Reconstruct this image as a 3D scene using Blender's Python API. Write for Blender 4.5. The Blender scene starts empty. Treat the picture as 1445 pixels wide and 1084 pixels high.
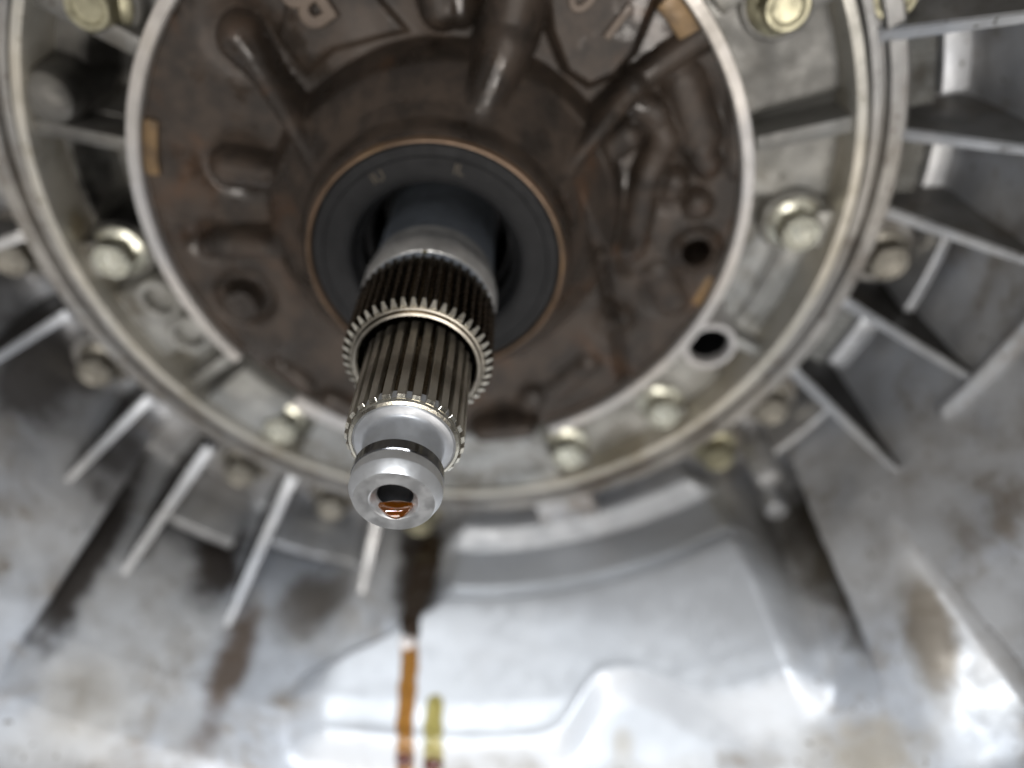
import bpy, bmesh, math, random
import numpy as np
from mathutils import Vector, Matrix

random.seed(7); np.random.seed(7)
S = 0.01                      # one unit = 100 mm; all lengths below are in mm
C = bpy.context.scene.collection
sc = bpy.context.scene

# ------------------------------------------------------------------ camera
p, yw, F = math.radians(38.0857), math.radians(-0.6434), 1048.06
cam = bpy.data.cameras.new('camera'); co = bpy.data.objects.new('camera', cam); C.objects.link(co)
fw = Vector((math.sin(yw)*math.cos(p), math.cos(yw)*math.cos(p), -math.sin(p)))
rt = Vector((math.cos(yw), -math.sin(yw), 0)); up = rt.cross(fw)
M = Matrix((rt, up, -fw)).transposed().to_4x4()
M.translation = Vector((19.4794, -152.7257, 85.0724))*S
co.matrix_world = M
cam.sensor_width = 36; cam.sensor_fit = 'HORIZONTAL'; cam.lens = F/1445*36
cam.clip_start = 0.01; cam.clip_end = 200
cam.dof.use_dof = True; cam.dof.focus_distance = 120*S
cam.dof.aperture_fstop = cam.lens/1000/(4.0*S); cam.dof.aperture_blades = 0
sc.camera = co

# ------------------------------------------------------------------ light
w = bpy.data.worlds.new('World'); sc.world = w; w.use_nodes = True
w.node_tree.nodes['Background'].inputs[0].default_value = (1.0, 0.97, 0.93, 1)
w.node_tree.nodes['Background'].inputs[1].default_value = 0.045
def area(name, loc, target, sx, sy, power, col):
    l = bpy.data.lights.new(name, 'AREA'); l.shape = 'RECTANGLE'; l.size = sx*S; l.size_y = sy*S
    l.energy = power; l.color = col
    o = bpy.data.objects.new(name, l); C.objects.link(o)
    o.location = Vector(loc)*S
    o.rotation_euler = (Vector(target)-Vector(loc)).to_track_quat('-Z', 'Y').to_euler()
    return o
area('ceiling_lamp', (-150, -790, 1500), (0, 0, -80), 1300, 45, 1900, (0.90, 0.955, 1.0))
area('ceiling_lamp', (-100, -940, 1500), (0, 0, -80), 1300, 45, 1900, (0.93, 0.965, 1.0))
area('ceiling_lamp', (480, -800, 1500), (0, 0, -80), 50, 800, 1500, (0.93, 0.965, 1.0))
area('low_front_fill', (330, -1800, -220), (0, 0, -20), 600, 420, 1150, (1.0, 0.955, 0.905))  # added low front fill standing for bounced light; no such lamp known
area('front_fill', (-150, -2000, 560), (0, 0, -40), 700, 700, 1500, (1.0, 0.965, 0.92))  # added soft front fill to lift the boss lip and rib edges
sc.view_settings.view_transform = 'Standard'; sc.view_settings.look = 'None'
sc.view_settings.exposure = 0.0; sc.view_settings.gamma = 1.0
sc.render.engine = 'CYCLES'

# ------------------------------------------------------------------ materials
class NT:
    def __init__(s, name):
        s.m = bpy.data.materials.new(name); s.m.use_nodes = True
        s.t = s.m.node_tree; s.b = s.t.nodes['Principled BSDF']
        s.tc = s.t.nodes.new('ShaderNodeTexCoord')
    def n(s, typ, **k):
        x = s.t.nodes.new(typ)
        for a, v in k.items(): setattr(x, a, v)
        return x
    def l(s, a, b): s.t.links.new(a, b)
    def noise(s, scale, detail=4, rough=0.55, stretch=None, dist=0.0):
        # scale: features per mm
        n = s.n('ShaderNodeTexNoise'); n.inputs['Scale'].default_value = scale/S
        n.inputs['Detail'].default_value = detail; n.inputs['Roughness'].default_value = rough
        n.inputs['Distortion'].default_value = dist
        if stretch:
            mp = s.n('ShaderNodeMapping'); mp.inputs['Scale'].default_value = stretch
            s.l(s.tc.outputs['Object'], mp.inputs[0]); s.l(mp.outputs[0], n.inputs['Vector'])
        else: s.l(s.tc.outputs['Object'], n.inputs['Vector'])
        return n.outputs['Fac']
    def rng(s, f, a, b, c=0.0, d=1.0, smooth=True):
        r = s.n('ShaderNodeMapRange'); r.interpolation_type = 'SMOOTHSTEP' if smooth else 'LINEAR'
        for i, v in zip((1, 2, 3, 4), (a, b, c, d)): r.inputs[i].default_value = v
        s.l(f, r.inputs[0]); return r.outputs[0]
    def mix(s, f, a, b):
        x = s.n('ShaderNodeMix', data_type='RGBA')
        if isinstance(f, (int, float)): x.inputs[0].default_value = f
        else: s.l(f, x.inputs[0])
        for i, v in ((6, a), (7, b)):
            if isinstance(v, tuple): x.inputs[i].default_value = v if len(v) == 4 else (*v, 1)
            else: s.l(v, x.inputs[i])
        return x.outputs[2]
    def math(s, op, a, b):
        x = s.n('ShaderNodeMath', operation=op)
        for i, v in ((0, a), (1, b)):
            if isinstance(v, (int, float)): x.inputs[i].default_value = v
            else: s.l(v, x.inputs[i])
        return x.outputs[0]
    def stain(s, c, rad, noise_amt=0.65, nscale=0.09, soft=0.6):
        """blotch of dirt, also used for painted shade, centred at c (mm) with radii rad (mm)"""
        mp = s.n('ShaderNodeMapping'); mp.vector_type = 'POINT'
        mp.inputs['Scale'].default_value = tuple(1/(r*S) for r in rad)
        mp.inputs['Location'].default_value = tuple(-a/r for a, r in zip(c, rad))
        s.l(s.tc.outputs['Object'], mp.inputs[0])
        ln = s.n('ShaderNodeVectorMath', operation='LENGTH'); s.l(mp.outputs[0], ln.inputs[0])
        nz = s.math('MULTIPLY', s.math('SUBTRACT', s.noise(nscale, 5, 0.6), 0.5), noise_amt*2)
        return s.rng(s.math('ADD', ln.outputs['Value'], nz), 1.0, 1.0-soft)
    def bump(s, h, strength, dist_mm):
        b = s.n('ShaderNodeBump'); b.inputs['Strength'].default_value = strength
        b.inputs['Distance'].default_value = dist_mm*S
        s.l(h, b.inputs['Height']); s.l(b.outputs[0], s.b.inputs['Normal'])
    def set(s, col=None, rough=None, metal=None, spec=None):
        for k, v in (('Base Color', col), ('Roughness', rough), ('Metallic', metal), ('Specular IOR Level', spec)):
            if v is None: continue
            if isinstance(v, tuple): s.b.inputs[k].default_value = v if len(v) == 4 else (*v, 1)
            elif isinstance(v, (int, float)): s.b.inputs[k].default_value = v
            else: s.l(v, s.b.inputs[k])
        return s.m

def cyl(r, a, d):                 # polar position on the shaft axis -> x, y, z (mm)
    a = math.radians(a); return (r*math.cos(a), d, r*math.sin(a))

def cast_alu(name, base=(0.56, 0.56, 0.57), dark=(0.36, 0.35, 0.34), grime=(0.16, 0.13, 0.10), g0=0.56, g1=0.74, metal=0.65, rough=0.42, stain_shades=(), boss_tone=None):
    t = NT(name)
    c = t.mix(t.rng(t.noise(0.09, 6, 0.6), 0.35, 0.68), base, dark)
    c = t.mix(t.math('MULTIPLY', t.rng(t.noise(0.022, 3, 0.5), 0.42, 0.62), 0.45), c, (base[0]*0.72, base[1]*0.80, base[2]*0.93))  # broad cool tint imitates mottled soft reflections
    c = t.mix(t.math('MULTIPLY', t.rng(t.noise(0.045, 6, 0.68, dist=0.4), g0, g1), 0.8), c, grime)
    c = t.mix(t.math('MULTIPLY', t.rng(t.noise(0.32, 3, 0.65), 0.64, 0.72), 0.85), c, tuple(0.55*q for q in grime))
    if boss_tone:      # even tone over the boss, covering most of the mottling
        an = t.n('ShaderNodeAttribute'); an.attribute_name = 'boss_tone'
        c = t.mix(t.math('MULTIPLY', an.outputs['Fac'], 0.85), c, boss_tone)
    for (cc, rad, col, amt) in stain_shades:
        c = t.mix(t.math('MULTIPLY', t.stain(cc, rad), amt), c, col)
    r = t.rng(t.noise(0.16, 5, 0.6), 0.3, 0.75, rough-0.10, rough+0.16)
    t.bump(t.math('ADD', t.noise(0.9, 3, 0.6), t.math('MULTIPLY', t.noise(0.12, 2), 0.8)), 0.15, 0.35)
    return t.set(c, r, metal)

BROWN = (0.10, 0.065, 0.04); OIL_SHADE = (0.035, 0.026, 0.02); TAN = (0.33, 0.27, 0.18)  # dirt tones; the darkest also paints shade in bays and hollows
m_bell = cast_alu('cast_aluminium_bell', base=(0.60, 0.605, 0.615), dark=(0.47, 0.46, 0.45), g0=0.50, g1=0.72, grime=(0.25, 0.205, 0.155), metal=0.4, rough=0.5, boss_tone=(0.58, 0.60, 0.63), stain_shades=[  # dark blotches in the left bays mix oily grime with painted shade
    (cyl(150, -119, -20), (7, 32, 22), BROWN, 0.9),
    (cyl(148, -125, 22), (13, 26, 18), OIL_SHADE, 0.75),
    (cyl(150, -110, 12), (16, 16, 20), (0.13, 0.11, 0.09), 0.7),
    (cyl(140, -97, 20), (11, 26, 14), OIL_SHADE, 0.97),  # black oil together with the painted shade of the hollow
    (cyl(136, -97, 34), (12, 16, 10), OIL_SHADE, 0.8),
    (cyl(146, -121, -48), (10, 22, 18), BROWN, 0.5),
    (cyl(152, -132, -44), (18, 16, 16), TAN, 0.3),
    (cyl(146, -69, -42), (5, 8, 16), TAN, 0.5),
    (cyl(150, -46, -58), (26, 12, 20), TAN, 0.65),
    (cyl(154, -34, -40), (7, 34, 13), (0.17, 0.135, 0.09), 0.85),  # brown tone paints the shadow along the flute
    (cyl(146, -43, 5), (7, 30, 8), (0.14, 0.12, 0.09), 0.75),
    (cyl(138, -157, 28), (22, 26, 20), OIL_SHADE, 0.85),
    (cyl(155, -124, 12), (9, 22, 30), OIL_SHADE, 0.9), (cyl(154, -138.8, 2), (9, 54, 9), OIL_SHADE, 0.95), (cyl(152, -40.8, 0), (7, 52, 7), (0.05, 0.042, 0.032), 0.9), (cyl(152, -112, 8), (14, 20, 20), (0.13, 0.11, 0.09), 0.7), (cyl(150, -43, 8), (12, 36, 12), (0.09, 0.075, 0.055), 0.8),  # long dark blotches paint shade on the undercut pocket walls
    (cyl(130, -172, 36), (22, 22, 22), OIL_SHADE, 0.7),
    (cyl(146, -143, 24), (16, 30, 14), OIL_SHADE, 0.85),
    (cyl(150, -128, 30), (20, 28, 16), OIL_SHADE, 0.7),
    (cyl(124, -35, 45), (14, 14, 14), (0.16, 0.13, 0.10), 0.6),
    (cyl(157, -85, -54), (80, 13, 30), (0.25, 0.23, 0.20), 0.8),
    (cyl(158, -120, -66), (50, 20, 40), (0.33, 0.29, 0.25), 0.55),
])
m_rib = cast_alu('cast_aluminium_rib', base=(0.60, 0.60, 0.60), dark=(0.44, 0.43, 0.42), g0=0.58, g1=0.75)
m_side_shade = cast_alu('rib_side_shade', base=(0.24, 0.235, 0.225), dark=(0.15, 0.145, 0.135), g0=0.45, g1=0.7, metal=0.4, rough=0.5)  # rib sides: shade put into a darker base colour
m_side_deep_shade = cast_alu('rib_side_deep_shade', base=(0.06, 0.055, 0.048), dark=(0.03, 0.027, 0.024), grime=(0.03, 0.025, 0.02), g0=0.42, g1=0.62, metal=0.4, rough=0.42)  # near-black copy, paints the deepest shade on rib faces
m_plate = cast_alu('cast_aluminium_plate', base=(0.42, 0.412, 0.385), dark=(0.24, 0.233, 0.21), grime=(0.10, 0.085, 0.06), g0=0.45, g1=0.66, metal=0.45, rough=0.48, stain_shades=[
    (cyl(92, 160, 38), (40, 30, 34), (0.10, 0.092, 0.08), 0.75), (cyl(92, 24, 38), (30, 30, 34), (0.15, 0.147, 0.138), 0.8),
    (cyl(90, 178, 40), (20, 30, 24), (0.012, 0.011, 0.010), 1.0), (cyl(90, 159, 46), (16, 30, 10), (0.012, 0.011, 0.010), 0.9)])  # black patches paint the shade of the deep cavities
m_rim = cast_alu('machined_rim', base=(0.62, 0.585, 0.55), dark=(0.50, 0.465, 0.42), grime=(0.42, 0.36, 0.26), g0=0.6, g1=0.8, metal=0.5, rough=0.45)
m_rim2 = cast_alu('machined_rim_tan', base=(0.62, 0.58, 0.50), dark=(0.46, 0.42, 0.34), grime=(0.3, 0.24, 0.14), g0=0.52, g1=0.75, metal=0.5, rough=0.45)
m_flange = cast_alu('cast_aluminium_flange', base=(0.43, 0.41, 0.38), dark=(0.30, 0.28, 0.25), g0=0.45, g1=0.7)

def iron(name, base, dark, warm, rough=(0.22, 0.5), metal=0.12):
    t = NT(name)
    c = t.mix(t.rng(t.noise(0.08, 7, 0.7), 0.38, 0.6), base, dark)
    c = t.mix(t.math('MULTIPLY', t.rng(t.noise(0.05, 5, 0.6, dist=0.6), 0.55, 0.72), 0.7), c, warm)
    t.bump(t.math('ADD', t.math('MULTIPLY', t.noise(1.6, 2, 0.5), 0.5), t.math('MULTIPLY', t.noise(0.25, 3), 1.2)), 0.22, 0.3)
    return t.set(c, t.rng(t.noise(0.075, 5, 0.62), 0.50, 0.62, rough[1], rough[0]), metal, 0.45)
m_iron = iron('oily_cast_iron', (0.066, 0.048, 0.036), (0.030, 0.023, 0.018), (0.092, 0.048, 0.025), (0.20, 0.52))
m_iron2 = iron('raised_lettering_iron', (0.17, 0.13, 0.10), (0.13, 0.10, 0.08), (0.18, 0.12, 0.07), (0.35, 0.5))
m_ochre = iron('ochre_machined_face', (0.24, 0.155, 0.075), (0.12, 0.08, 0.045), (0.30, 0.18, 0.07), (0.35, 0.5), 0.3)
m_bronze = iron('bronze_rim', (0.22, 0.145, 0.095), (0.15, 0.10, 0.065), (0.28, 0.18, 0.09), (0.3, 0.42), 0.4)

def plain(name, col, rough, metal, nz=0.25, bs=0.2, stretch=None, bsc=1.5):
    t = NT(name)
    d = tuple(c*(1-nz) for c in col)
    t.bump(t.noise(bsc, 3, 0.6, stretch), bs, 0.15)
    return t.set(t.mix(t.rng(t.noise(0.22, 5, 0.6), 0.35, 0.68), col, d),
                 t.rng(t.noise(0.35, 4), 0.3, 0.7, max(rough-0.07, 0.02), rough+0.09), metal)
m_seal = plain('seal_rubber', (0.022, 0.022, 0.023), 0.6, 0.0, 0.2)
m_seal.node_tree.nodes['Principled BSDF'].inputs['Specular IOR Level'].default_value = 0.2
m_seal_mark = plain('seal_marking', (0.105, 0.085, 0.06), 0.5, 0.0)
m_dark = plain('bore_shade', (0.03, 0.03, 0.032), 0.35, 0.6)
m_blue = plain('blued_steel', (0.42, 0.47, 0.54), 0.36, 0.6, 0.2, 0.05)
m_collar = plain('bright_collar_steel', (0.80, 0.80, 0.79), 0.36, 0.6, 0.3, 0.08)
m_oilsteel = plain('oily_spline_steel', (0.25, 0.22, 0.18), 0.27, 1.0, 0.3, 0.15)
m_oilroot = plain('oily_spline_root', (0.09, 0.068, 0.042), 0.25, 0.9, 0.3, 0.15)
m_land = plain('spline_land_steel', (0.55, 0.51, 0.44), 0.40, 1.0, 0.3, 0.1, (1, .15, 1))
m_endface = plain('spline_end_steel', (0.72, 0.68, 0.58), 0.28, 1.0, 0.35, 0.25)
m_barrel = plain('turned_steel', (0.56, 0.57, 0.59), 0.48, 0.85, 0.12, 0.12, (.2, 4, .2))
m_tip = plain('turned_steel_tip', (0.68, 0.68, 0.68), 0.36, 0.9, 0.1, 0.12, (.2, 3, .2))
m_groove = plain('polished_groove', (0.20, 0.20, 0.21), 0.15, 1.0, 0.1, 0.02)
m_zinc = plain('zinc_plated_bolt', (0.66, 0.65, 0.55), 0.30, 0.9, 0.3, 0.12)
m_zincy = plain('yellow_zinc_bolt', (0.50, 0.47, 0.33), 0.38, 0.8, 0.4, 0.15)
m_dull = plain('tarnished_bolt', (0.46, 0.43, 0.37), 0.40, 0.85, 0.4, 0.2)
def oil(name, col, trans, rough=0.03):
    t = NT(name); t.b.inputs['Transmission Weight'].default_value = trans; t.b.inputs['IOR'].default_value = 1.47
    t.b.inputs['Coat Weight'].default_value = 0.6; t.b.inputs['Coat Roughness'].default_value = 0.02
    return t.set(col, rough, 0.0)
m_oil_amber = oil('amber_oil', (0.22, 0.065, 0.005), 0.75)
m_oil_drip = oil('amber_oil_film', (0.56, 0.25, 0.045), 0.8, 0.05)
m_oil_dark = oil('dark_oil_film', (0.030, 0.018, 0.010), 0.1, 0.08)
m_oil_yellow = oil('yellow_oil_film', (0.62, 0.52, 0.16), 0.8, 0.08)
m_oil_glint = oil('glint_bead', (0.85, 0.80, 0.78), 0.35, 0.05)  # pale colour paints a white glint on the oil bead
m_oil_red = oil('dark_red_oil', (0.10, 0.012, 0.004), 0.3, 0.04)

# ------------------------------------------------------------------ helpers
def link(name, me, mat, parent=None, smooth=35):
    if mat is not None: me.materials.append(mat)
    if smooth:
        me.shade_smooth()
        me.set_sharp_from_angle(angle=math.radians(smooth))
    o = bpy.data.objects.new(name, me); C.objects.link(o)
    if parent is not None: o.parent = parent
    return o
def mesh(name, V, Fc):
    me = bpy.data.meshes.new(name)
    me.from_pydata([tuple(v) for v in (np.asarray(V, float)*S)], [], [tuple(int(i) for i in f) for f in Fc])
    me.update(); return me
def thing(name, label, cat, group=None, loc=(0, 0, 0)):
    o = bpy.data.objects.new(name, None); C.objects.link(o); o.empty_display_size = 0.05
    o.location = Vector(loc)*S
    o['label'] = label; o['category'] = cat
    if group: o['group'] = group
    return o
def tag(o, label, cat, group=None):
    o['label'] = label; o['category'] = cat
    if group: o['group'] = group
    return o
def grid_faces(nr, nc, wrap):
    i = np.arange(nr-1)[:, None]; j = np.arange(nc if wrap else nc-1)[None, :]
    a = i*nc+j; b = i*nc+(j+1) % nc; c = (i+1)*nc+(j+1) % nc; d = (i+1)*nc+j
    return np.stack([a, b, c, d], -1).reshape(-1, 4)
def lathe(name, prof, mat, parent=None, n=160, a0=None, a1=None, cx=0, cz=0, smooth=35):
    """prof: list of (r, d) ; turned round the shaft axis (y)"""
    wrap = a0 is None
    th = np.radians(np.linspace(0, 360, n, endpoint=False) if wrap else np.linspace(a0, a1, n))
    P = np.array(prof, float)
    if not wrap: P = np.vstack([P, P[:1]])
    V = np.stack([cx+P[:, 0, None]*np.cos(th), np.repeat(P[:, 1, None], len(th), 1), cz+P[:, 0, None]*np.sin(th)], -1).reshape(-1, 3)
    Fc = [tuple(f) for f in grid_faces(len(P), len(th), wrap)]
    if not wrap:
        k = len(prof); n_ = len(th)
        Fc.append(tuple(i*n_ for i in range(k))); Fc.append(tuple(i*n_+n_-1 for i in reversed(range(k))))
    me = mesh(name, V, Fc)
    bm = bmesh.new(); bm.from_mesh(me)
    bmesh.ops.remove_doubles(bm, verts=bm.verts, dist=1e-7)
    bmesh.ops.recalc_face_normals(bm, faces=bm.faces); bm.to_mesh(me); bm.free()
    return link(name, me, mat, parent, smooth)
def prism(name, poly, y0, y1, mat, parent=None, bevel=0.0, seg=2, smooth=40):
    """poly in (x, z); extruded along y"""
    bm = bmesh.new()
    a = [bm.verts.new((x*S, y0*S, z*S)) for x, z in poly]; b = [bm.verts.new((x*S, y1*S, z*S)) for x, z in poly]
    n = len(poly)
    bm.faces.new(a); bm.faces.new(b[::-1])
    for i in range(n): bm.faces.new((a[i], b[i], b[(i+1) % n], a[(i+1) % n]))
    bmesh.ops.recalc_face_normals(bm, faces=bm.faces)
    if bevel: bmesh.ops.bevel(bm, geom=bm.edges[:], offset=bevel*S, segments=seg, affect='EDGES', profile=0.6)
    me = bpy.data.meshes.new(name); bm.to_mesh(me); bm.free()
    return link(name, me, mat, parent, smooth)
def arc_poly(r0, r1, a0, a1, n=14):
    A = np.radians(np.linspace(a0, a1, n))
    return [(r1*math.cos(a), r1*math.sin(a)) for a in A]+[(r0*math.cos(a), r0*math.sin(a)) for a in A[::-1]]
def sst(x, a, b):
    t = np.clip((x-a)/(b-a), 0, 1); return t*t*(3-2*t)
_g = np.random.RandomState(3).rand(64, 64)
def vnoise(u, v):
    iu = np.floor(u).astype(int); iv = np.floor(v).astype(int); fu = u-iu; fv = v-iv
    fu = fu*fu*(3-2*fu); fv = fv*fv*(3-2*fv); g = lambda a, b: _g[a % 64, b % 64]
    return (g(iu, iv)*(1-fu)+g(iu+1, iv)*fu)*(1-fv)+(g(iu, iv+1)*(1-fu)+g(iu+1, iv+1)*fu)*fv-0.5

# ------------------------------------------------------------------ bell housing
def base_r(d):
    return np.interp(d, [-165, -140, -100, -60, -30, 0, 40, 50], [187, 183, 173, 160, 149.5, 142.5, 137, 136])
def wall_r(a, d, want_mask=False):
    """inner radius of the bell at angle a (deg, -180..180) and depth d (mm)"""
    a = np.asarray(a, float); d = np.asarray(d, float); a, d = np.broadcast_arrays(a, d)
    r = base_r(d)
    # recessed pockets either side of the central boss
    tap = np.clip((d+49)/79, 0, 1)
    r = r+18*tap*sst(a, -140.6, -139.6)*(1-sst(a, -112, -104))
    r = r+17*np.clip((d+47)/77, 0, 1)*sst(a, -48, -45)*(1-sst(a, -39.8+0.03*d, -38.9+0.03*d))
    # central boss
    left = np.interp(d, [-50, -28, -20, -5, 4, 40], [-107, -110, -109, -99, -94, -92.5])
    right = np.interp(d, [-48, -40, -10, 8, 30, 40], [-47.5, -46, -45.6, -46.6, -49.5, -51.5])
    kr = sst(a, -69, -61)
    bot = -43+1.5*kr+16*np.exp(-np.abs((a+69.5)/np.where(a < -69.5, 5.4, 8.0))**2.4)
    mk = sst(a, left-1.6, left+3.0)*(1-sst(a, right-2.6, right+1.0))
    plateau = 9.5+1.5*sst(d, -30, 4)
    band = np.interp(d, [6, 9, 27, 29], [9.0, 9.0, 3.5, 5.0])
    lip = 9.5
    h = np.where(d < 9, plateau+(band-plateau)*sst(d, 3.4, 6.0), band)-2.6*np.exp(-((d-6.0)/1.5)**2)
    h = h+(lip-h)*sst(d, 27.5, 32)
    h = h*(1-sst(d, 36.5, 41))
    h = h+0.9*np.exp(-((d-31.5)/2)**2)*(d < 40)
    h = h*sst(d, bot-3.5-4*kr, bot+2.5+3*kr)
    h = h+0.7*np.exp(-((d-bot-2.5)/2.4)**2)*(d < 0)
    if want_mask: return mk*sst(d, -49, -44)*(1-sst(d, 33, 38))
    r = r-mk*h
    # scalloped flute on the right of the cone, saw-toothed
    fd = np.clip((-10-d)/45, 0, 1)*(1-sst(-d, 66, 80)); wd = 1.5+7*np.clip((-10-d)/55, 0, 1)
    k = np.clip((a+30.5-0.03*(d+10)+wd)/wd, 0, 1)
    r = r+10.0*fd*k*k*(1-sst(a, -30.8-0.03*(-d-10)*-1, -29.6-0.03*(-d-10)*-1))
    # beads
    r = r-4*np.exp(-((d+67)/2.6)**2)*sst(a, -33, -29)*(1-sst(a, 10, 30))
    r = r-1.9*np.exp(-((d-2+0.35*(a+17))/1.8)**2)*sst(a, -19.5, -18)*(1-sst(a, 6, 12))
    r = r-2.5*np.exp(-((d+68+4*np.sin(a*0.12))/6)**2)*(1-sst(a, -60, -40))
    # gentle casting unevenness
    r = r+0.9*vnoise(a*0.12+40, d*0.07+20)+0.12*vnoise(a*0.5+11, d*0.25+7)
    return r
bell = thing('bell_housing', 'grey cast aluminium bell housing with radial ribs, oil streaked, surrounding the pump', 'housing')
th = np.concatenate([np.arange(-180, -32, 0.33), np.arange(-32, 30, 0.33), np.arange(30, 180, 2.0)])
dr = np.concatenate([np.arange(38, -74, -0.85), np.arange(-74, -164, -3.0)])
rows = []
rw = wall_r(th, np.full_like(th, 38.0))
for k in np.linspace(0, 1, 8): rows.append((106.4+(rw-5-106.4)*k, np.full_like(th, 45.5)+0*th))
for q in np.linspace(0, 90, 7)[1:-1]:
    q = math.radians(q); rows.append((rw-5+5*math.sin(q), np.full_like(th, 45.5-6.6+6.6*math.cos(q))))
for d in dr: rows.append((wall_r(th, np.full_like(th, d)), np.full_like(th, d)))
R = np.array([x[0] for x in rows]); D = np.array([x[1] for x in rows]); T = np.radians(th)
V = np.stack([R*np.cos(T), D, R*np.sin(T)], -1).reshape(-1, 3)
me = mesh('wall', V, grid_faces(len(rows), len(th), True)[:, ::-1])
wall = link('wall', me, m_bell, bell, 50)
msk = np.array([wall_r(th, np.full_like(th, x[1][0]), True)*(x[1][0] < 38) for x in rows], float).ravel()
at = me.attributes.new('boss_tone', 'FLOAT', 'POINT'); at.data.foreach_set('value', msk.astype(np.float32))
so = wall.modifiers.new('thickness', 'SOLIDIFY'); so.thickness = 5*S; so.offset = -1
lathe('flange', [(107.0, 48), (107.0, 30), (107.5, 29.2), (109.3, 29.2), (109.8, 29.9), (110.0, 31.8), (111.0, 31.8), (111.2, 29.8), (111.7, 29.0), (115.2, 29.0), (116.2, 30.0), (116.8, 48)], m_flange, bell, 240)

def rib(a, r_in, d_in, r_out, d_out, t=2.2, skin=None):  # skin: material of the rib sides, darkened as painted shade
    """triangular gusset standing in the plane of angle a"""
    ov = 9
    poly = [(r_in-2, d_in+0.6), (r_in, d_in), (r_in*0.5+r_out*0.5+0.5, d_in*0.5+d_out*0.5-0.6), (r_out, d_out), (r_out+ov, d_out+3), (r_out+ov, 47), (r_in-2, 47)]
    bm = bmesh.new(); rd = math.radians(a); c, s_ = math.cos(rd), math.sin(rd)
    def side(o, f):
        out = []
        for i, (r, d) in enumerate(poly):
            tt = f*(t/2)*(1+0.014*max(0, d-min(d_in, d_out)))
            out.append(bm.verts.new(((r*c-tt*s_)*S, d*S, (r*s_+tt*c)*S)))
        return out
    A = side(0, 1); B = side(0, -1)
    bm.faces.new(A); bm.faces.new(B[::-1]); n = len(poly)
    for i in range(n): bm.faces.new((A[i], B[i], B[(i+1) % n], A[(i+1) % n]))
    bmesh.ops.recalc_face_normals(bm, faces=bm.faces)
    ed = [e for e in bm.edges if min(v.co.y for v in e.verts) < 46*S]
    bmesh.ops.bevel(bm, geom=ed, offset=0.45*S, segments=2, affect='EDGES')
    tn = Vector((-s_, 0, c))
    for f in bm.faces: f.material_index = 1 if abs(f.normal.dot(tn)) > 0.8 else 0   # machined edge / sides darkened as painted shade
    me = bpy.data.meshes.new('rib'); bm.to_mesh(me); bm.free()
    o = link('rib', me, m_rib, bell, 40); me.materials.append(skin or (m_side_deep_shade if a < -100 or -40 < a < -10 else m_side_shade))
    return o
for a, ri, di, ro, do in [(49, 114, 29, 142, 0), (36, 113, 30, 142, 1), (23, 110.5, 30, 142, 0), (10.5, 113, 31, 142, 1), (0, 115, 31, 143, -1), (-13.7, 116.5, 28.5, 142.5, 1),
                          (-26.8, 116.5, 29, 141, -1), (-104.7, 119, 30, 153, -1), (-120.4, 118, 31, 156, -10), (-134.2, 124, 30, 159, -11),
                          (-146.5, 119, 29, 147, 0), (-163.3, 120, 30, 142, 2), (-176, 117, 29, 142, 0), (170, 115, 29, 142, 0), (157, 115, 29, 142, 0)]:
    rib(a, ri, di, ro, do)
def web(a0, a1, r0, r1, d0):
    prism('web', arc_poly(r0, r1, a0, a1), d0, 46.5, m_rib, bell, 0.6)
web(-12.6, -1.0, 131.5, 134.5, 27); web(-39, -28, 133, 135.5, 27); web(-133, -123.5, 148, 152, 20); web(-119.4, -106, 139, 142.5, 20)
prism('tab', arc_poly(116.4, 131, -77.4, -67.4), 31, 46, m_bell, bell, 1.0)
# knurled pads and the raised ledges beside them in the bays on the right
def knurl(a0, a1, r0, r1, d):
    nu, nv = 21, 11
    A = np.linspace(a0, a1, nu); Rr = np.linspace(r0, r1, nv)
    V = []
    for i, r in enumerate(Rr):
        for j, a in enumerate(A):
            e = (i in (0, nv-1)) or (j in (0, nu-1))
            hgt = 0 if e else (1.5 if (i % 2 and j % 2) else 0.1)
            x, y, z = cyl(r, a, d-hgt+(4 if e else 0)); V.append((x, y, z))
    link('knurled_pad', mesh('knurled_pad', V, grid_faces(nv, nu, False)[:, ::-1]), m_plate, bell, 20)
for a0, a1, r1, r2 in [(12.2, 21.6, 124.5, 131), (1.4, 9.2, 124.5, 130), (-25.2, -15.4, 125.5, 132)]:
    knurl(a0, a1, 117, r1, 35.5)
    prism('ledge', arc_poly(r1, r2, a0+1.2, a1-0.6), 32.5, 46, m_rib, bell, 0.9)
# bolt pads on the floor
outer = [(114.5, 26.5), (123.2, -7.3), (126.7, -153.8), (124.7, -172.6), (127.4, -127.8), (127.2, -112.5), (127.1, -97.8), (126.5, -46.1), (122.9, -34.6)]
for r, a in outer:
    x, _, z = cyl(r, a, 0)
    lathe('bolt_boss', [(0, 38), (9.2, 38), (10, 38.8), (10.8, 47), (0, 47)], m_flange, bell, 36, cx=x, cz=z)
# cast lug with a bright pin end, lower right
lx, _, lz = cyl(138, -41.8, 0)
lathe('cast_lug', [(0, 22), (3.6, 22.3), (4.8, 24), (5.6, 47), (0, 47)], m_rib, bell, 28, cx=lx, cz=lz)

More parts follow.
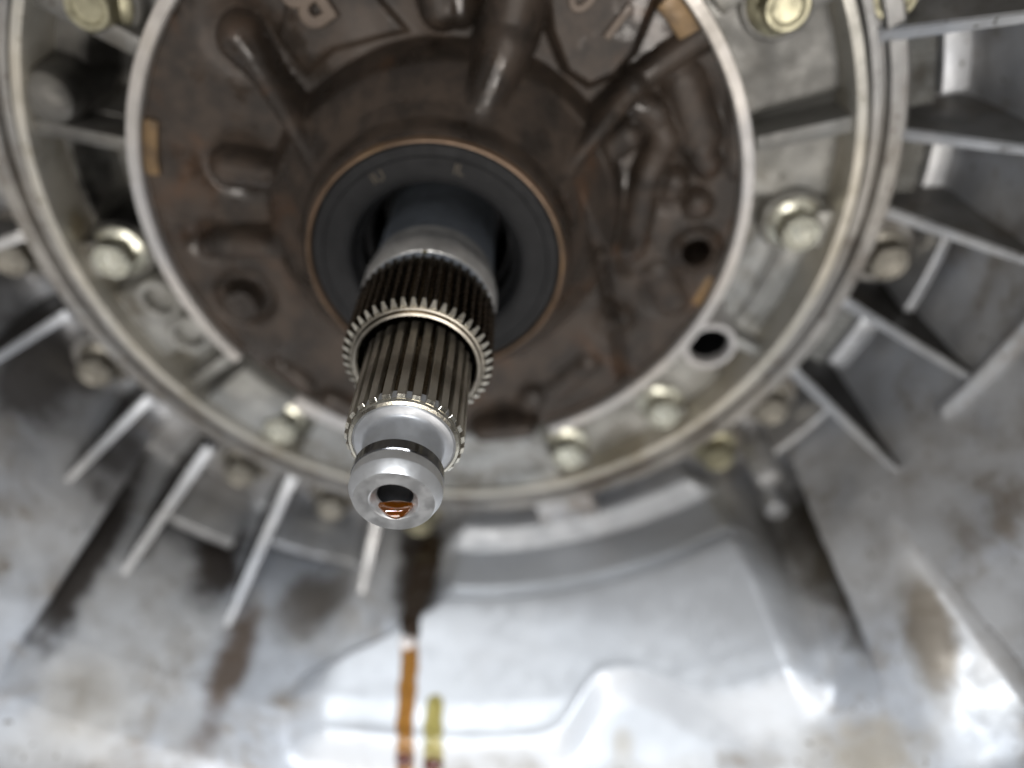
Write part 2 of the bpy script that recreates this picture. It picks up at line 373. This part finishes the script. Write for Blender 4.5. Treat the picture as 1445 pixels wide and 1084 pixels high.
# ------------------------------------------------------------------ pump plate (aluminium carrier round the pump)
plate = thing('pump_plate', 'grey aluminium carrier plate with pale machined rims between pump and bell housing', 'plate')
def plate_d(a, r):
    a = np.asarray(a, float); a, r = np.broadcast_arrays(a, np.asarray(r, float))
    def sec(a0, a1, s=1.2): return sst(a, a0-s, a0+s)*(1-sst(a, a1-s, a1+s))
    d = np.full(a.shape, 41.0)
    d = d-8.5*sec(-165, -150)-12*sec(-142, -128)*sst(r, 80, 84)-13*sec(-123, -70)
    d = d-6*sec(-66, -49)-5*sec(-44, -34)-3*sec(-30, -6)*sst(r, 92, 97)-3*sec(-0, 13)-4*sec(16, 40)
    d = d+18*(sst(a, 171.5, 173)+(1-sst(a, -175, -173.5)))*sst(r, 81, 84)*(1-sst(r, 98, 101))
    d = d+14*sec(151.5, 165)*(1-sst(r, 92, 95))
    d = d+0.8*vnoise(a*0.2+30, r*0.2)
    q = np.radians(a); e = np.hypot(r*np.cos(q)-84.3*math.cos(math.radians(-27.6)), r*np.sin(q)-84.3*math.sin(math.radians(-27.6)))
    d = d+24*(1-sst(e, 5.6, 6.6))
    return np.minimum(d, 64)
tp = np.arange(-180, 180, 0.5); rp_ = np.linspace(77.0, 104.6, 56)
A_, R_ = np.meshgrid(tp, rp_)
Dp = plate_d(A_, R_)
V = np.stack([R_*np.cos(np.radians(A_)), Dp, R_*np.sin(np.radians(A_))], -1).reshape(-1, 3)
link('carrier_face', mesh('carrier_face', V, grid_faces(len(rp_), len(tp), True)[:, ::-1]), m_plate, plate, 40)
lathe('outer_rim', [(102.4, 50), (102.6, 28), (103.0, 26.4), (105.2, 26.3), (105.6, 26.8), (105.7, 50)], m_rim2, plate, 260)
prof_in = [(74.9, 50), (74.9, 22.4), (75.3, 21.9), (77.7, 21.9), (78.1, 22.4), (78.6, 50)]
lathe('inner_rim', prof_in, m_rim, plate, 240, -67.5, 214.8)
lathe('inner_rim', [(74.6, 50), (74.6, 23), (75.2, 22.2), (79.6, 22.2), (80.2, 23), (80.6, 50)], m_rim, plate, 30, -129.5, -113)
ex, _, ez = cyl(84.3, -27.6, 0)
lathe('port_bore', [(5.5, 60), (5.55, 26.5), (5.75, 26.4), (5.8, 60)], m_dark, plate, 40, cx=ex, cz=ez)  # dark lining paints the shade inside the port
lathe('port_floor', [(0, 55), (5.6, 55), (5.6, 56), (0, 56)], m_dark, plate, 30, cx=ex, cz=ez)
lathe('rim_eye', [(5.7, 62), (5.7, 24.4), (6.1, 23.7), (7.7, 23.7), (8.1, 24.3), (8.6, 62)], m_rim, plate, 48, cx=ex, cz=ez)
for i, (r, a) in enumerate([(89, -161.5), (88.6, -153)]):
    x, _, z = cyl(r, a, 0)
    lathe('plug', [(3.9, 36), (4.3, 36), (4.4, 29.6), (4.9, 29.2), (6.0, 29.2), (6.5, 29.8), (6.9, 44)], m_plate, plate, 40, cx=x, cz=z)
    lathe('plug_well', [(0, 36), (3.0, 36), (3.1, 33.5), (3.3, 33.5), (4.2, 37), (0, 38)], m_dark, plate, 30, cx=x, cz=z)  # dark colour stands for shade inside the plug
    bar = prism('plug_slot', [(-3, -.55), (3, -.55), (3, .55), (-3, .55)], 32.6, 35.8, m_plate, plate, 0.15)
    bar.location = (x*S, 0, z*S); bar.rotation_euler = (0, math.radians(20+35*i), 0)
def spoke(a, r0, r1, d0, t=4.0, tw=0):
    r_ = math.radians(a); c, s_ = math.cos(r_), math.sin(r_)
    poly = [(r0*c-t/2*s_, r0*s_+t/2*c), (r0*c+t/2*s_, r0*s_-t/2*c), (r1*c+t/2*s_, r1*s_-t/2*c), (r1*c-t/2*s_, r1*s_+t/2*c)]
    prism('spoke', poly, d0, 60, m_plate, plate, 0.9)
for a, d0, t in [(13.3, 28.5, 4.2), (167.6, 29, 4.0), (-26.5, 30, 3.0), (-144.6, 30, 3.4), (38, 29, 5), (150, 30, 5), (52, 29, 4), (128, 29, 4), (90, 29, 4)]:
    spoke(a, 80 if a != -26.5 else 92, 103, d0, t)
inner = [(91.4, 147.5), (92.5, 32.3), (94.2, -171.0), (94.4, -3.2), (96.8, -127.3), (95.4, -46.4), (94.7, -67.5)]
for r, a in inner:
    x, _, z = cyl(r, a, 0)
    lathe('bolt_boss', [(0, 35), (8.2, 35), (8.9, 35.7), (9.6, 55), (0, 55)], m_plate, plate, 36, cx=x, cz=z)
    prism('boss_tie', arc_poly(r+4, 104, a-3.0, a+3.0, 6), 31, 55, m_plate, plate, 1.0)
x, _, z = cyl(99, 163, 0)
lathe('cast_lump', [(0, 27), (4, 27.3), (6.2, 29), (7.2, 33), (7.8, 50), (0, 50)], m_plate, plate, 36, cx=x, cz=z)

# ------------------------------------------------------------------ pump body (brown cast iron, sculpted relief)
pump = thing('oil_pump', 'dark brown oily cast iron oil pump body with raised casting relief', 'pump')
D0 = 27.0
def seg(x, z, a, b):
    ax, az = a; bx, bz = b; dx, dz = bx-ax, bz-az; L = dx*dx+dz*dz+1e-9
    t = np.clip(((x-ax)*dx+(z-az)*dz)/L, 0, 1)
    return np.hypot(x-ax-t*dx, z-az-t*dz), t
def cap(x, z, a, b, r0, r1, h0, h1, soft=3.0):
    d, t = seg(x, z, a, b); r = r0+(r1-r0)*t; h = h0+(h1-h0)*t
    u = np.clip(d/(r+1.6), 0, 1); return h*(1-u**2.4)**0.5
def smax(a, b, k=1.6):
    h = np.clip(0.5+0.5*(a-b)/k, 0, 1); return b*(1-h)+a*h+k*h*(1-h)
def poly_sdf(x, z, P):
    d = np.full(x.shape, 1e9); inside = np.zeros(x.shape, bool); n = len(P)
    for i in range(n):
        a, b = P[i], P[(i+1) % n]
        d = np.minimum(d, seg(x, z, a, b)[0])
        c = ((a[1] > z) != (b[1] > z)) & (x < (b[0]-a[0])*(z-a[1])/((b[1]-a[1])+1e-12)+a[0])
        inside ^= c
    return np.where(inside, -d, d)
def pump_h(x, z):
    r = np.hypot(x, z); a = np.degrees(np.arctan2(z, x))
    h = 0.4*vnoise(x*0.12+30, z*0.12+30)*2
    hub_edge = 43.5+1.6*np.sin(np.radians(a*2+30))
    hub = np.interp(r, [30.2, 31.2, 32.5, 35, 43], [25.5, 24, 20.5, 17.5, 9.5])*(1-sst(r, hub_edge-1.8, hub_edge+2.6))
    h = smax(h, hub, 2.0)
    # raised sheet, upper right
    P = [(25, 46), (29, 37), (35, 33.5), (41, 36), (45, 41), (47, 47), (50, 56), (34, 68), (22, 66)]
    s = poly_sdf(x, z, P); h = smax(h, 6.5*(1-sst(s, -2.2, 1.6))+0.8*np.exp(-(s/1.6)**2), 1.2)
    # upper left sheet
    P = [(-12, 75), (-10, 52), (-3, 44), (-22, 40), (-30, 34), (-36, 44), (-30, 56), (-30, 75)]
    s = poly_sdf(x, z, P); h = smax(h, 3.0*(1-sst(s, -2.5, 1.5)), 1.2)
    f = [((-42.5, 43.5), (-39, 38), 4.6, 3.2, 9, 8.5), ((-39, 38), (-25.5, 18.5), 2.4, 1.9, 9, 20),
         ((-52, 14), (-40, 13), 4.2, 3.4, 8.5, 10), ((-63, -8), (-57, -6), 2.4, 3.0, 6, 8), ((-57, -6), (-43, -5), 3.4, 2.2, 8, 11),
         ((23, 74), (16.5, 45), 6.2, 5.8, 13, 16), ((16.5, 45), (9, 28), 5.6, 5.0, 17.5, 20),
         ((-1, 74), (2, 50), 3.6, 3.6, 8, 8), ((7, 70), (6, 50), 3.0, 3.0, 7, 7),
         ((28, 16), (45, 34.5), 1.9, 2.0, 18, 9), ((45, 34.5), (62, 46), 2.0, 2.2, 9, 6),
         ((43.5, 30.5), (51, 27.5), 2.6, 2.6, 7, 7), ((51, 27.5), (54, 21.5), 2.6, 2.8, 7, 7), ((54, 21.5), (51, 12), 2.8, 2.6, 7, 6.5), ((51, 12), (49.5, -8), 2.8, 2.4, 6.5, 5),
         ((45, 22), (39.5, 18.5), 3.2, 3.0, 8, 11), ((57, 34), (62.5, 22), 4.0, 4.4, 6.5, 6.5),
         ((64, 17), (65.5, 15), 2.6, 2.4, 6.5, 6.5), ((58, 10.5), (57.5, 8), 2.8, 2.4, 6.5, 6), ((64.5, 5), (65, 4), 2.6, 2.6, 6.5, 6.5),
         ((66, -8), (66.2, -8), 5.6, 5.6, 7, 7), ((57.5, -16), (62, -24.5), 3.6, 3.8, 5.5, 5), ((48.5, -30), (47.5, -33), 2.6, 2.2, 6, 5),
         ((8.5, -70.5), (22, -68.5), 3.0, 3.0, 9, 9), ((24, -58), (23, -60), 3.0, 3.0, 6, 6), ((-46, -54), (-52, -48), 2.6, 2.2, 5, 4),
         ((70, 35), (73, 14), 1.6, 1.6, 3.5, 3.5), ((-38, -60), (-30, -66), 3, 3, 6, 6),
         ((40, -46), (30, -57), 2.4, 2.4, 4, 4)]
    for q in f:
        if min(q[0][0], q[1][0]) > 37: q = q[:4]+(q[4]*0.75, q[5]*0.75)
        h = smax(h, cap(x, z, *q), 2.2)
    for (wx, wz, wr) in [(-43, 44, 7.5), (-50, 14, 7.5), (-62, -7, 6), (-57.5, -24.5, 7.5), (44, 20, 8), (59, 10, 7), (58, 28, 8), (60, -21, 7), (-8, 48, 9), (47, -31, 6), (15, -70, 7)]:
        h = h-np.clip(4.5-h, 0, 3.5)/3.5*2.6*np.exp(-(np.hypot(x-wx, z-wz)/wr)**4)
    bd = np.hypot(x+57.5, z+24.5); h = smax(h, 6.5*(1-sst(bd, 4.4, 5.8)), 0.8)
    h = h-1.6*np.exp(-((bd-7.2)/1.2)**2)
    for q in [((32, 12), (39.5, -5)), ((39.5, -5), (46, -30)), ((46, -30), (53, -58))]:
        d, t = seg(x, z, *q); h = h-2.6*np.exp(-(d/1.6)**2)*(r > 36)
    hd = np.hypot(x-66, z+8); h = np.where(hd < 4.4, h-22*(1-sst(hd, 3.3, 3.9)), h)
    # wet cast skin
    return h
th_ = np.radians(np.arange(0, 360, 0.4)); rr = np.linspace(29.9, 75.0, 156)
T_, R_ = np.meshgrid(th_, rr); X_, Z_ = R_*np.cos(T_), R_*np.sin(T_)
V = np.stack([X_, D0-pump_h(X_, Z_), Z_], -1).reshape(-1, 3)
link('body', mesh('body', V, grid_faces(len(rr), len(th_), True)), m_iron, pump, 60)
bm = pump.children[0].data
lathe('bronze_rim', [(29.0, 6), (29.0, 0.6), (29.2, 0.1), (29.7, 0.15), (30.2, 1.2), (30.5, 8)], m_bronze, pump, 200)
# bottom skirt where the plate rim is open
lathe('skirt', [(74.8, 27), (75.6, 27.4), (76.2, 29), (76.4, 60), (74, 60)], m_iron, pump, 90, -146, -66)
for a0, a1, r0, r1, d in [(159.5, 170.5, 71.3, 74.7, 23.6), (37.5, 46, 69.8, 74.7, 22.8), (-20.5, -13, 72.3, 74.7, 25.0)]:
    prism('machined_pad', arc_poly(r0, r1, a0, a1), d, 30, m_ochre, pump, 0.5)
px_, _, pz_ = cyl(65, 4.5, 0)
def text_mesh(s, size, depth, x, z, d, upx, upz, mat, parent, name, bev=0.0):
    cu = bpy.data.curves.new(name, 'FONT'); cu.body = s; cu.size = size*S; cu.extrude = depth*S; cu.bevel_depth = bev*S
    cu.align_x = 'CENTER'; cu.align_y = 'CENTER'
    tmp = bpy.data.objects.new('tmp', cu); me = bpy.data.meshes.new_from_object(tmp)
    bpy.data.objects.remove(tmp); bpy.data.curves.remove(cu)
    o = link(name, me, mat, parent, 30)
    u = Vector((upx, 0, upz)).normalized(); n = Vector((0, -1, 0)); r_ = u.cross(n)
    Mx = Matrix((r_, u, n)).transposed().to_4x4(); Mx.translation = Vector((x, d, z))*S
    o.matrix_world = Mx
    return o
text_mesh('B', 16, 0.9, -26.5, 52.5, D0-4.2, 0.50, -0.85, m_iron2, pump, 'raised_letter', 0.5)
text_mesh('1', 11, 0.7, 40.5, 48.5, D0-6.6, -0.6, -0.8, m_iron2, pump, 'raised_letter', 0.3)
text_mesh('0', 11, 0.7, 33.0, 54.0, D0-6.6, -0.6, -0.8, m_iron2, pump, 'raised_letter', 0.3)

# ------------------------------------------------------------------ shaft seal
seal = thing('shaft_seal', 'flat dark grey rubber shaft seal ring inside the bronze coloured rim', 'seal')
lathe('seal_face', [(28.8, 6), (28.8, 1.6), (28.4, 1.0), (26.2, 0.75), (26.0, 0.95), (25.8, 0.72), (22.2, 0.5), (20.6, 0.7), (19.9, 1.3), (19.5, 2.4), (19.6, 6)], m_seal, seal, 200)
lathe('dust_lip', [(20.2, 5.8), (19.2, 3.6), (17.9, 6.2), (18.4, 7.6), (20.2, 8)], m_seal, seal, 160)
text_mesh('IU', 3.4, 0.10, -11.2, 21.3, 0.55, -0.47, 0.88, m_seal_mark, seal, 'seal_mark')
text_mesh('IL', 3.4, 0.10, 6.4, 23.0, 0.55, 0.27, 0.96, m_seal_mark, seal, 'seal_mark')
hub = thing('pump_bushing', 'dark round bore of the pump bushing behind the seal, almost hidden in shadow', 'bushing')
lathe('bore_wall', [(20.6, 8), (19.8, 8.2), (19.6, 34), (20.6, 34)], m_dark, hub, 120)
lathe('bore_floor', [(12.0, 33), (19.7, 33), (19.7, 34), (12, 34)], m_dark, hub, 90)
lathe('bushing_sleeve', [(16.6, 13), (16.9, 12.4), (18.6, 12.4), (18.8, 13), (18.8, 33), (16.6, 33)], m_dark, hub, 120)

# ------------------------------------------------------------------ stator shaft (outer splined sleeve)
stator = thing('stator_shaft', 'outer splined steel sleeve with fine dark oily teeth around the inner shaft', 'shaft')
lathe('collar', [(10.9, 34), (13.4, 34), (13.45, -6.0), (13.6, -6.6), (13.3, -7.3), (13.3, -8.2), (13.9, -8.8), (13.9, -11.6), (14.3, -12.2), (14.5, -13.0), (14.5, -15.6), (13.7, -18.2), (13.1, -19.4), (11, -19.4)], m_blue, stator, 160)
lathe('collar_ring', [(13.35, -6.4), (13.75, -6.8), (13.75, -7.2), (14.0, -8.8), (14.05, -11.4), (14.45, -12.3), (14.62, -13.1), (14.62, -15.7), (13.85, -18.25), (13.0, -18.6)], m_collar, stator, 160)
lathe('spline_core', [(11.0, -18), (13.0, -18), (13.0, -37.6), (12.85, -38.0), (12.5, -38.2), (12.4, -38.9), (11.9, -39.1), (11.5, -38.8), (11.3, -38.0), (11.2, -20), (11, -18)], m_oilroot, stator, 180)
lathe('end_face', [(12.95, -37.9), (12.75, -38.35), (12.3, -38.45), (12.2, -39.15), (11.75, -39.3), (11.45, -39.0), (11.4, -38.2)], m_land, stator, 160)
def tooth_mesh(r0, r1, wt, wb, y0, y1, cham, chamb, mats, edge=0.0):
    """one spline tooth along y at +z, y1 is the front end"""
    sx = [(-wb/2, r0-0.25), (-wt/2, r1-0.12), (-wt/2+0.12, r1), (wt/2-0.12, r1), (wt/2, r1-0.12), (wb/2, r0-0.25)]
    ys = [(y0, chamb), (y0-1.0, 0), (y1+cham*0.8, 0), (y1, cham)]
    V = []; n = len(sx)
    for y, drop in ys:
        for x, z in sx:
            zz = max(min(z, r1-drop-(r1-z if z > r1-0.2 else 0)), r0-0.25)
            if drop and abs(z-r1) < 0.2: x *= 1+(wb/wt-1)*min(1, drop/(r1-r0))
            V.append((x, y, zz))
    Fc = []; mi = []
    for k in range(len(ys)-1):
        for i in range(n):
            j = (i+1) % n
            Fc.append((k*n+i, k*n+j, (k+1)*n+j, (k+1)*n+i)); mi.append(1 if (k == 2 and i in (1, 2, 3)) or k == 0 and i in (1, 2, 3) else 0)
    Fc.append(tuple(range(n))[::-1]); mi.append(1); Fc.append(tuple((len(ys)-1)*n+i for i in range(n))); mi.append(1)
    me = mesh('tooth', V, Fc)
    bm = bmesh.new(); bm.from_mesh(me); bmesh.ops.recalc_face_normals(bm, faces=bm.faces); bm.to_mesh(me); bm.free()
    for m in mats: me.materials.append(m)
    me.polygons.foreach_set('material_index', mi); me.update()
    return me
def teeth(me, n, parent, off=0.0, cx=0, cz=0):
    first = None
    for k in range(n):
        o = bpy.data.objects.new('tooth', me); C.objects.link(o); o.parent = parent
        o.location = (cx*S, 0, cz*S); o.rotation_euler = (0, math.radians(off+360*k/n), 0)
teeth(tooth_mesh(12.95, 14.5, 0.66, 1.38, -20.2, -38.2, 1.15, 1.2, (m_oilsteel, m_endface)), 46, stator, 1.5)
nx, _, nz = cyl(13.6, 88.4, 0)
prism('oil_hole', [(nx+0.75*math.cos(t), nz-0.6+0.9*math.sin(t)) for t in np.linspace(0, 2*math.pi, 16, endpoint=False)], -18.7, -18.2, m_oil_yellow, stator)

# ------------------------------------------------------------------ input shaft
shaft = thing('input_shaft', 'central splined steel input shaft with hollow bright turned tip', 'shaft')
cxs, czs = 0.25, 0.0
lathe('core', [(0, 30), (9.15, 30), (9.2, -60.2), (8.9, -60.6), (0, -60.6)], m_oilroot, shaft, 120, cx=cxs)
lathe('shoulder', [(9.3, -58), (9.45, -59.8), (9.25, -60.5), (8.75, -60.75), (8.6, -60.6), (8.35, -60.95), (7.2, -61.25), (6.8, -61.7), (6.65, -62.5), (6.62, -67.2), (0, -67.2)], m_barrel, shaft, 140, cx=cxs)
lathe('shoulder_edge', [(9.1, -59.6), (9.55, -60.0), (9.3, -60.7), (8.8, -60.95), (8.7, -60.7)], m_endface, shaft, 140, cx=cxs)
lathe('groove_ring', [(6.5, -66.9), (7.15, -67.3), (7.38, -67.6), (7.42, -69.6), (7.3, -69.75), (6.6, -69.9)], m_groove, shaft, 140, cx=cxs+0.05, smooth=22)
cxt = cxs+0.1
lathe('tip', [(6.5, -69.2), (7.22, -69.75), (7.36, -69.9), (7.40, -71.85), (7.36, -71.98), (6.52, -73.72), (6.36, -73.95), (3.95, -73.95), (3.75, -73.8), (2.95, -72.7), (2.85, -72.4), (2.85, -55), (0, -55)], m_tip, shaft, 140, cx=cxt, smooth=14)
lathe('bore', [(2.95, -72.35), (2.8, -72.2), (2.8, -56), (0, -55.8)], m_dark, shaft, 80, cx=cxt)
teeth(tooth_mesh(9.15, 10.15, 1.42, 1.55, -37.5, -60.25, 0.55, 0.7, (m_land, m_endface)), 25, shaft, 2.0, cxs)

# ------------------------------------------------------------------ oil
def blob(name, c, rad, mat, nz=0.1, sub=3):
    bm = bmesh.new(); bmesh.ops.create_icosphere(bm, subdivisions=sub, radius=1)
    for v in bm.verts:
        k = 1+nz*math.sin(5*v.co.x+3*v.co.z)*math.cos(4*v.co.y)
        v.co = Vector((v.co.x*rad[0]*k*S, v.co.y*rad[1]*k*S, v.co.z*rad[2]*k*S))
    me = bpy.data.meshes.new(name); bm.to_mesh(me); bm.free()
    o = link(name, me, mat, None, 180); o.location = Vector(c)*S; return o
# meniscus lying in the bottom of the shaft's bore chamfer
nu, nv = 40, 12; V = []
for i in range(nv):
    v = i/(nv-1)
    for j in range(nu):
        a = math.radians(-90+58*(2*j/(nu-1)-1)); e = 1-abs(2*j/(nu-1)-1)**1.7
        t = 1-(2*v-1)**2; v = 0.45+(i/(nv-1)-0.45)*(0.2+0.8*e)
        rr_ = 3.75-1.1*v*0.9; y = -73.9+2.4*v
        rr_ -= (0.08+0.5*t)*e; y -= 0.30*t*e
        V.append((cxt+rr_*math.cos(a), y, rr_*math.sin(a)))
men = mesh('oil_bead', V, grid_faces(nv, nu, False))
od = link('oil_bead', men, m_oil_amber, None, 180)
sm = od.modifiers.new('body', 'SOLIDIFY'); sm.thickness = 0.45*S; sm.offset = 1
tag(od, 'amber oil bead lying in the bottom of the hollow shaft tip', 'oil')
def drip(name, pts, mat, label):
    """pts: (angle, depth, half width mm, thickness mm) following the wall"""
    P = np.array(pts, float); t = np.linspace(0, len(P)-1, 90); Q = np.stack([np.interp(t, np.arange(len(P)), P[:, k]) for k in range(4)], 1)
    k = 9; V = []
    for a, d, hw, hh in Q:
        hw = hw*(1+0.10*math.sin(d*0.9)*math.sin(d*0.23+1)); a = a+0.10*math.sin(d*0.4)*math.cos(d*0.17)
        for u in np.linspace(-1, 1, k):
            aa = a+math.degrees(u*hw/140); r = float(wall_r(aa, d))-0.05-hh*math.sqrt(max(0, 1-u*u)); V.append(cyl(r, aa, d))
    o = link(name, mesh(name, V, grid_faces(len(Q), k, False)[:, ::-1]), mat, None, 180)
    tag(o, label, 'oil'); return o
drip('oil_run', [(-95.4, 36, 3, 0.2), (-95.8, 24, 5, 0.3), (-96.6, 12, 4.6, 0.3), (-97.0, 4, 3.8, 0.3), (-97.1, -3, 3.8, 0.35), (-96.8, -9, 2.9, 0.4), (-96.7, -12, 2.5, 0.4)], m_oil_dark, 'black oil run under the shaft, wide at its top')
drip('oil_run', [(-96.8, -10.5, 2.6, 0.9), (-96.6, -16, 2.9, 1.1), (-96.3, -28, 2.9, 1.0), (-96.1, -37, 2.6, 1.0), (-95.9, -42, 2.6, 1.0), (-95.7, -44, 2.4, 1.1), (-95.6, -47, 2.2, 1.2)], m_oil_drip, 'long thin amber oil run down the bright boss')
drip('oil_run', [(-92.6, -27.5, 1.0, 0.2), (-92.6, -28.3, 2.2, 0.4), (-92.6, -30, 2.8, 0.6), (-92.5, -37, 2.9, 0.8), (-92.4, -43, 2.8, 0.9), (-92.3, -47, 2.6, 1.2), (-92.3, -52, 2.6, 1.4)], m_oil_yellow, 'short yellowish oil run beside the long amber one')

for (a, d, rad, mt, lb) in [(-97.2, -13.0, (2.7, 2.3, 2.7), m_oil_glint, 'oil bead with painted pale glint on the upper end of the long amber oil run'),
                            (-95.8, -43.8, (2.8, 2.2, 2.4), m_oil_red, 'dark red oil drop at the foot of the long amber run'),
                            (-92.4, -44.3, (3.2, 2.4, 2.6), m_oil_red, 'dark red oil drop at the foot of the short yellowish run')]:
    r_ = float(wall_r(a, d))
    tag(blob('oil_drop', cyl(r_-1.2, a, d), rad, mt, 0.05), lb, 'oil')

# ------------------------------------------------------------------ bolts
def hex_poly(af): return [(af/2/math.cos(math.pi/6)*math.cos(math.radians(60*k)), af/2/math.cos(math.pi/6)*math.sin(math.radians(60*k))) for k in range(6)]
def make_bolt(mat, label, group):
    t = thing('flange_bolt', label, 'bolt', group)
    fl = lathe('washer_flange', [(0, 0.3), (7.2, 0.3), (7.5, -0.2), (7.3, -0.9), (6.0, -1.7), (4.8, -2.0), (0, -2.0)], mat, t, 48)
    n = 48; V = []; 
    lev = [(-1.5, 1.0, 0), (-6.2, 1.0, 0), (-7.4, 0.0, 1)]
    hexr = lambda q: (5.0/math.cos(((q+math.pi/6) % (math.pi/3))-math.pi/6))
    rings = [(-1.5, lambda q: hexr(q)), (-6.3, lambda q: hexr(q)), (-6.9, lambda q: min(hexr(q), 5.25)), (-7.4, lambda q: min(hexr(q), 4.75)),
             (-7.4, lambda q: 3.9), (-7.15, lambda q: 3.5), (-6.7, lambda q: 3.2), (-6.6, lambda q: 1.5)]
    for y, f in rings:
        for k in range(n):
            q = 2*math.pi*k/n; r = f(q); V.append((r*math.cos(q), y, r*math.sin(q)))
    Fc = [tuple(f) for f in grid_faces(len(rings), n, True)]
    Fc.append(tuple(range((len(rings)-1)*n, len(rings)*n)))
    me = mesh('hex_head', V, Fc)
    b = bmesh.new(); b.from_mesh(me); bmesh.ops.recalc_face_normals(b, faces=b.faces); b.to_mesh(me); b.free()
    link('hex_head', me, mat, t, 30)
    return t
protos = {}
def place(r, a, d, rot, mat, label, group, sc_=1.0):
    if mat.name not in protos:
        o = make_bolt(mat, label, group); protos[mat.name] = o
    else:
        src = protos[mat.name]; o = src.copy(); C.objects.link(o)
        for ch in src.children:
            c = ch.copy(); C.objects.link(c); c.parent = o
    o['label'] = label; o['group'] = group
    o.location = Vector(cyl(r, a, d))*S; o.rotation_euler = (0, math.radians(rot), 0); o.scale = (sc_,)*3
GI, GO = 'bolts holding the pump plate', 'bolts on the bell housing flange'
LI = ['yellowish bolt at the top left corner, beside the pale ring', 'yellowish bolt at the top right, right of the pale ring', 'pale bolt left of the pump, above the two plugs',
      'large clear bolt right of the pump, against the outer rim', 'pale bolt at lower left of the shaft tip', 'pale bolt below the open rim eye, lower right', 'pale bolt right of the shaft tip at the rim end']
MI = [m_zincy, m_zincy, m_zinc, m_zinc, m_zinc, m_zinc, m_zinc]
for (r, a), lb, mt, ro in zip(inner, LI, MI, (10, 25, 40, 5, 15, 33, 20)): place(r, a, 34.8, ro, mt, lb, GI, 1.0)
LO = ['dull bolt cut by the top edge of the photo, right of the outer rim', 'tarnished bolt between two ribs right of the outer rim', 'blurred bolt between two ribs at the lower left', 'blurred bolt cut by the left edge of the photo',
      'blurred bolt between the second and third long ribs at lower left', 'blurred bolt left of the shaft tip, between long ribs', 'yellow stained bolt just under the shaft tip', 'yellow rimmed bolt at the upper right corner of the bright boss', 'brownish bolt beside the short cross web at lower right']
MO = [m_zincy, m_dull, m_dull, m_dull, m_dull, m_dull, m_zincy, m_zincy, m_dull]
for (r, a), lb, mt, ro in zip(outer, LO, MO, (3, 18, 27, 44, 9, 36, 22, 14, 50)): place(r, a, 37.8, ro, mt, lb, GO, 1.0)
# bright pin standing in the cast lug
px2, _, pz2 = cyl(143.5, -43.2, 0)
pin = thing('dowel_pin', 'short bright metal pin beside the cast lug at the lower right', 'pin')
lathe('pin_body', [(0, 14), (3.2, 14), (3.9, 14.7), (4.0, 19), (3.4, 19.6), (3.4, 44), (0, 44)], m_barrel, pin, 32, cx=px2, cz=pz2)
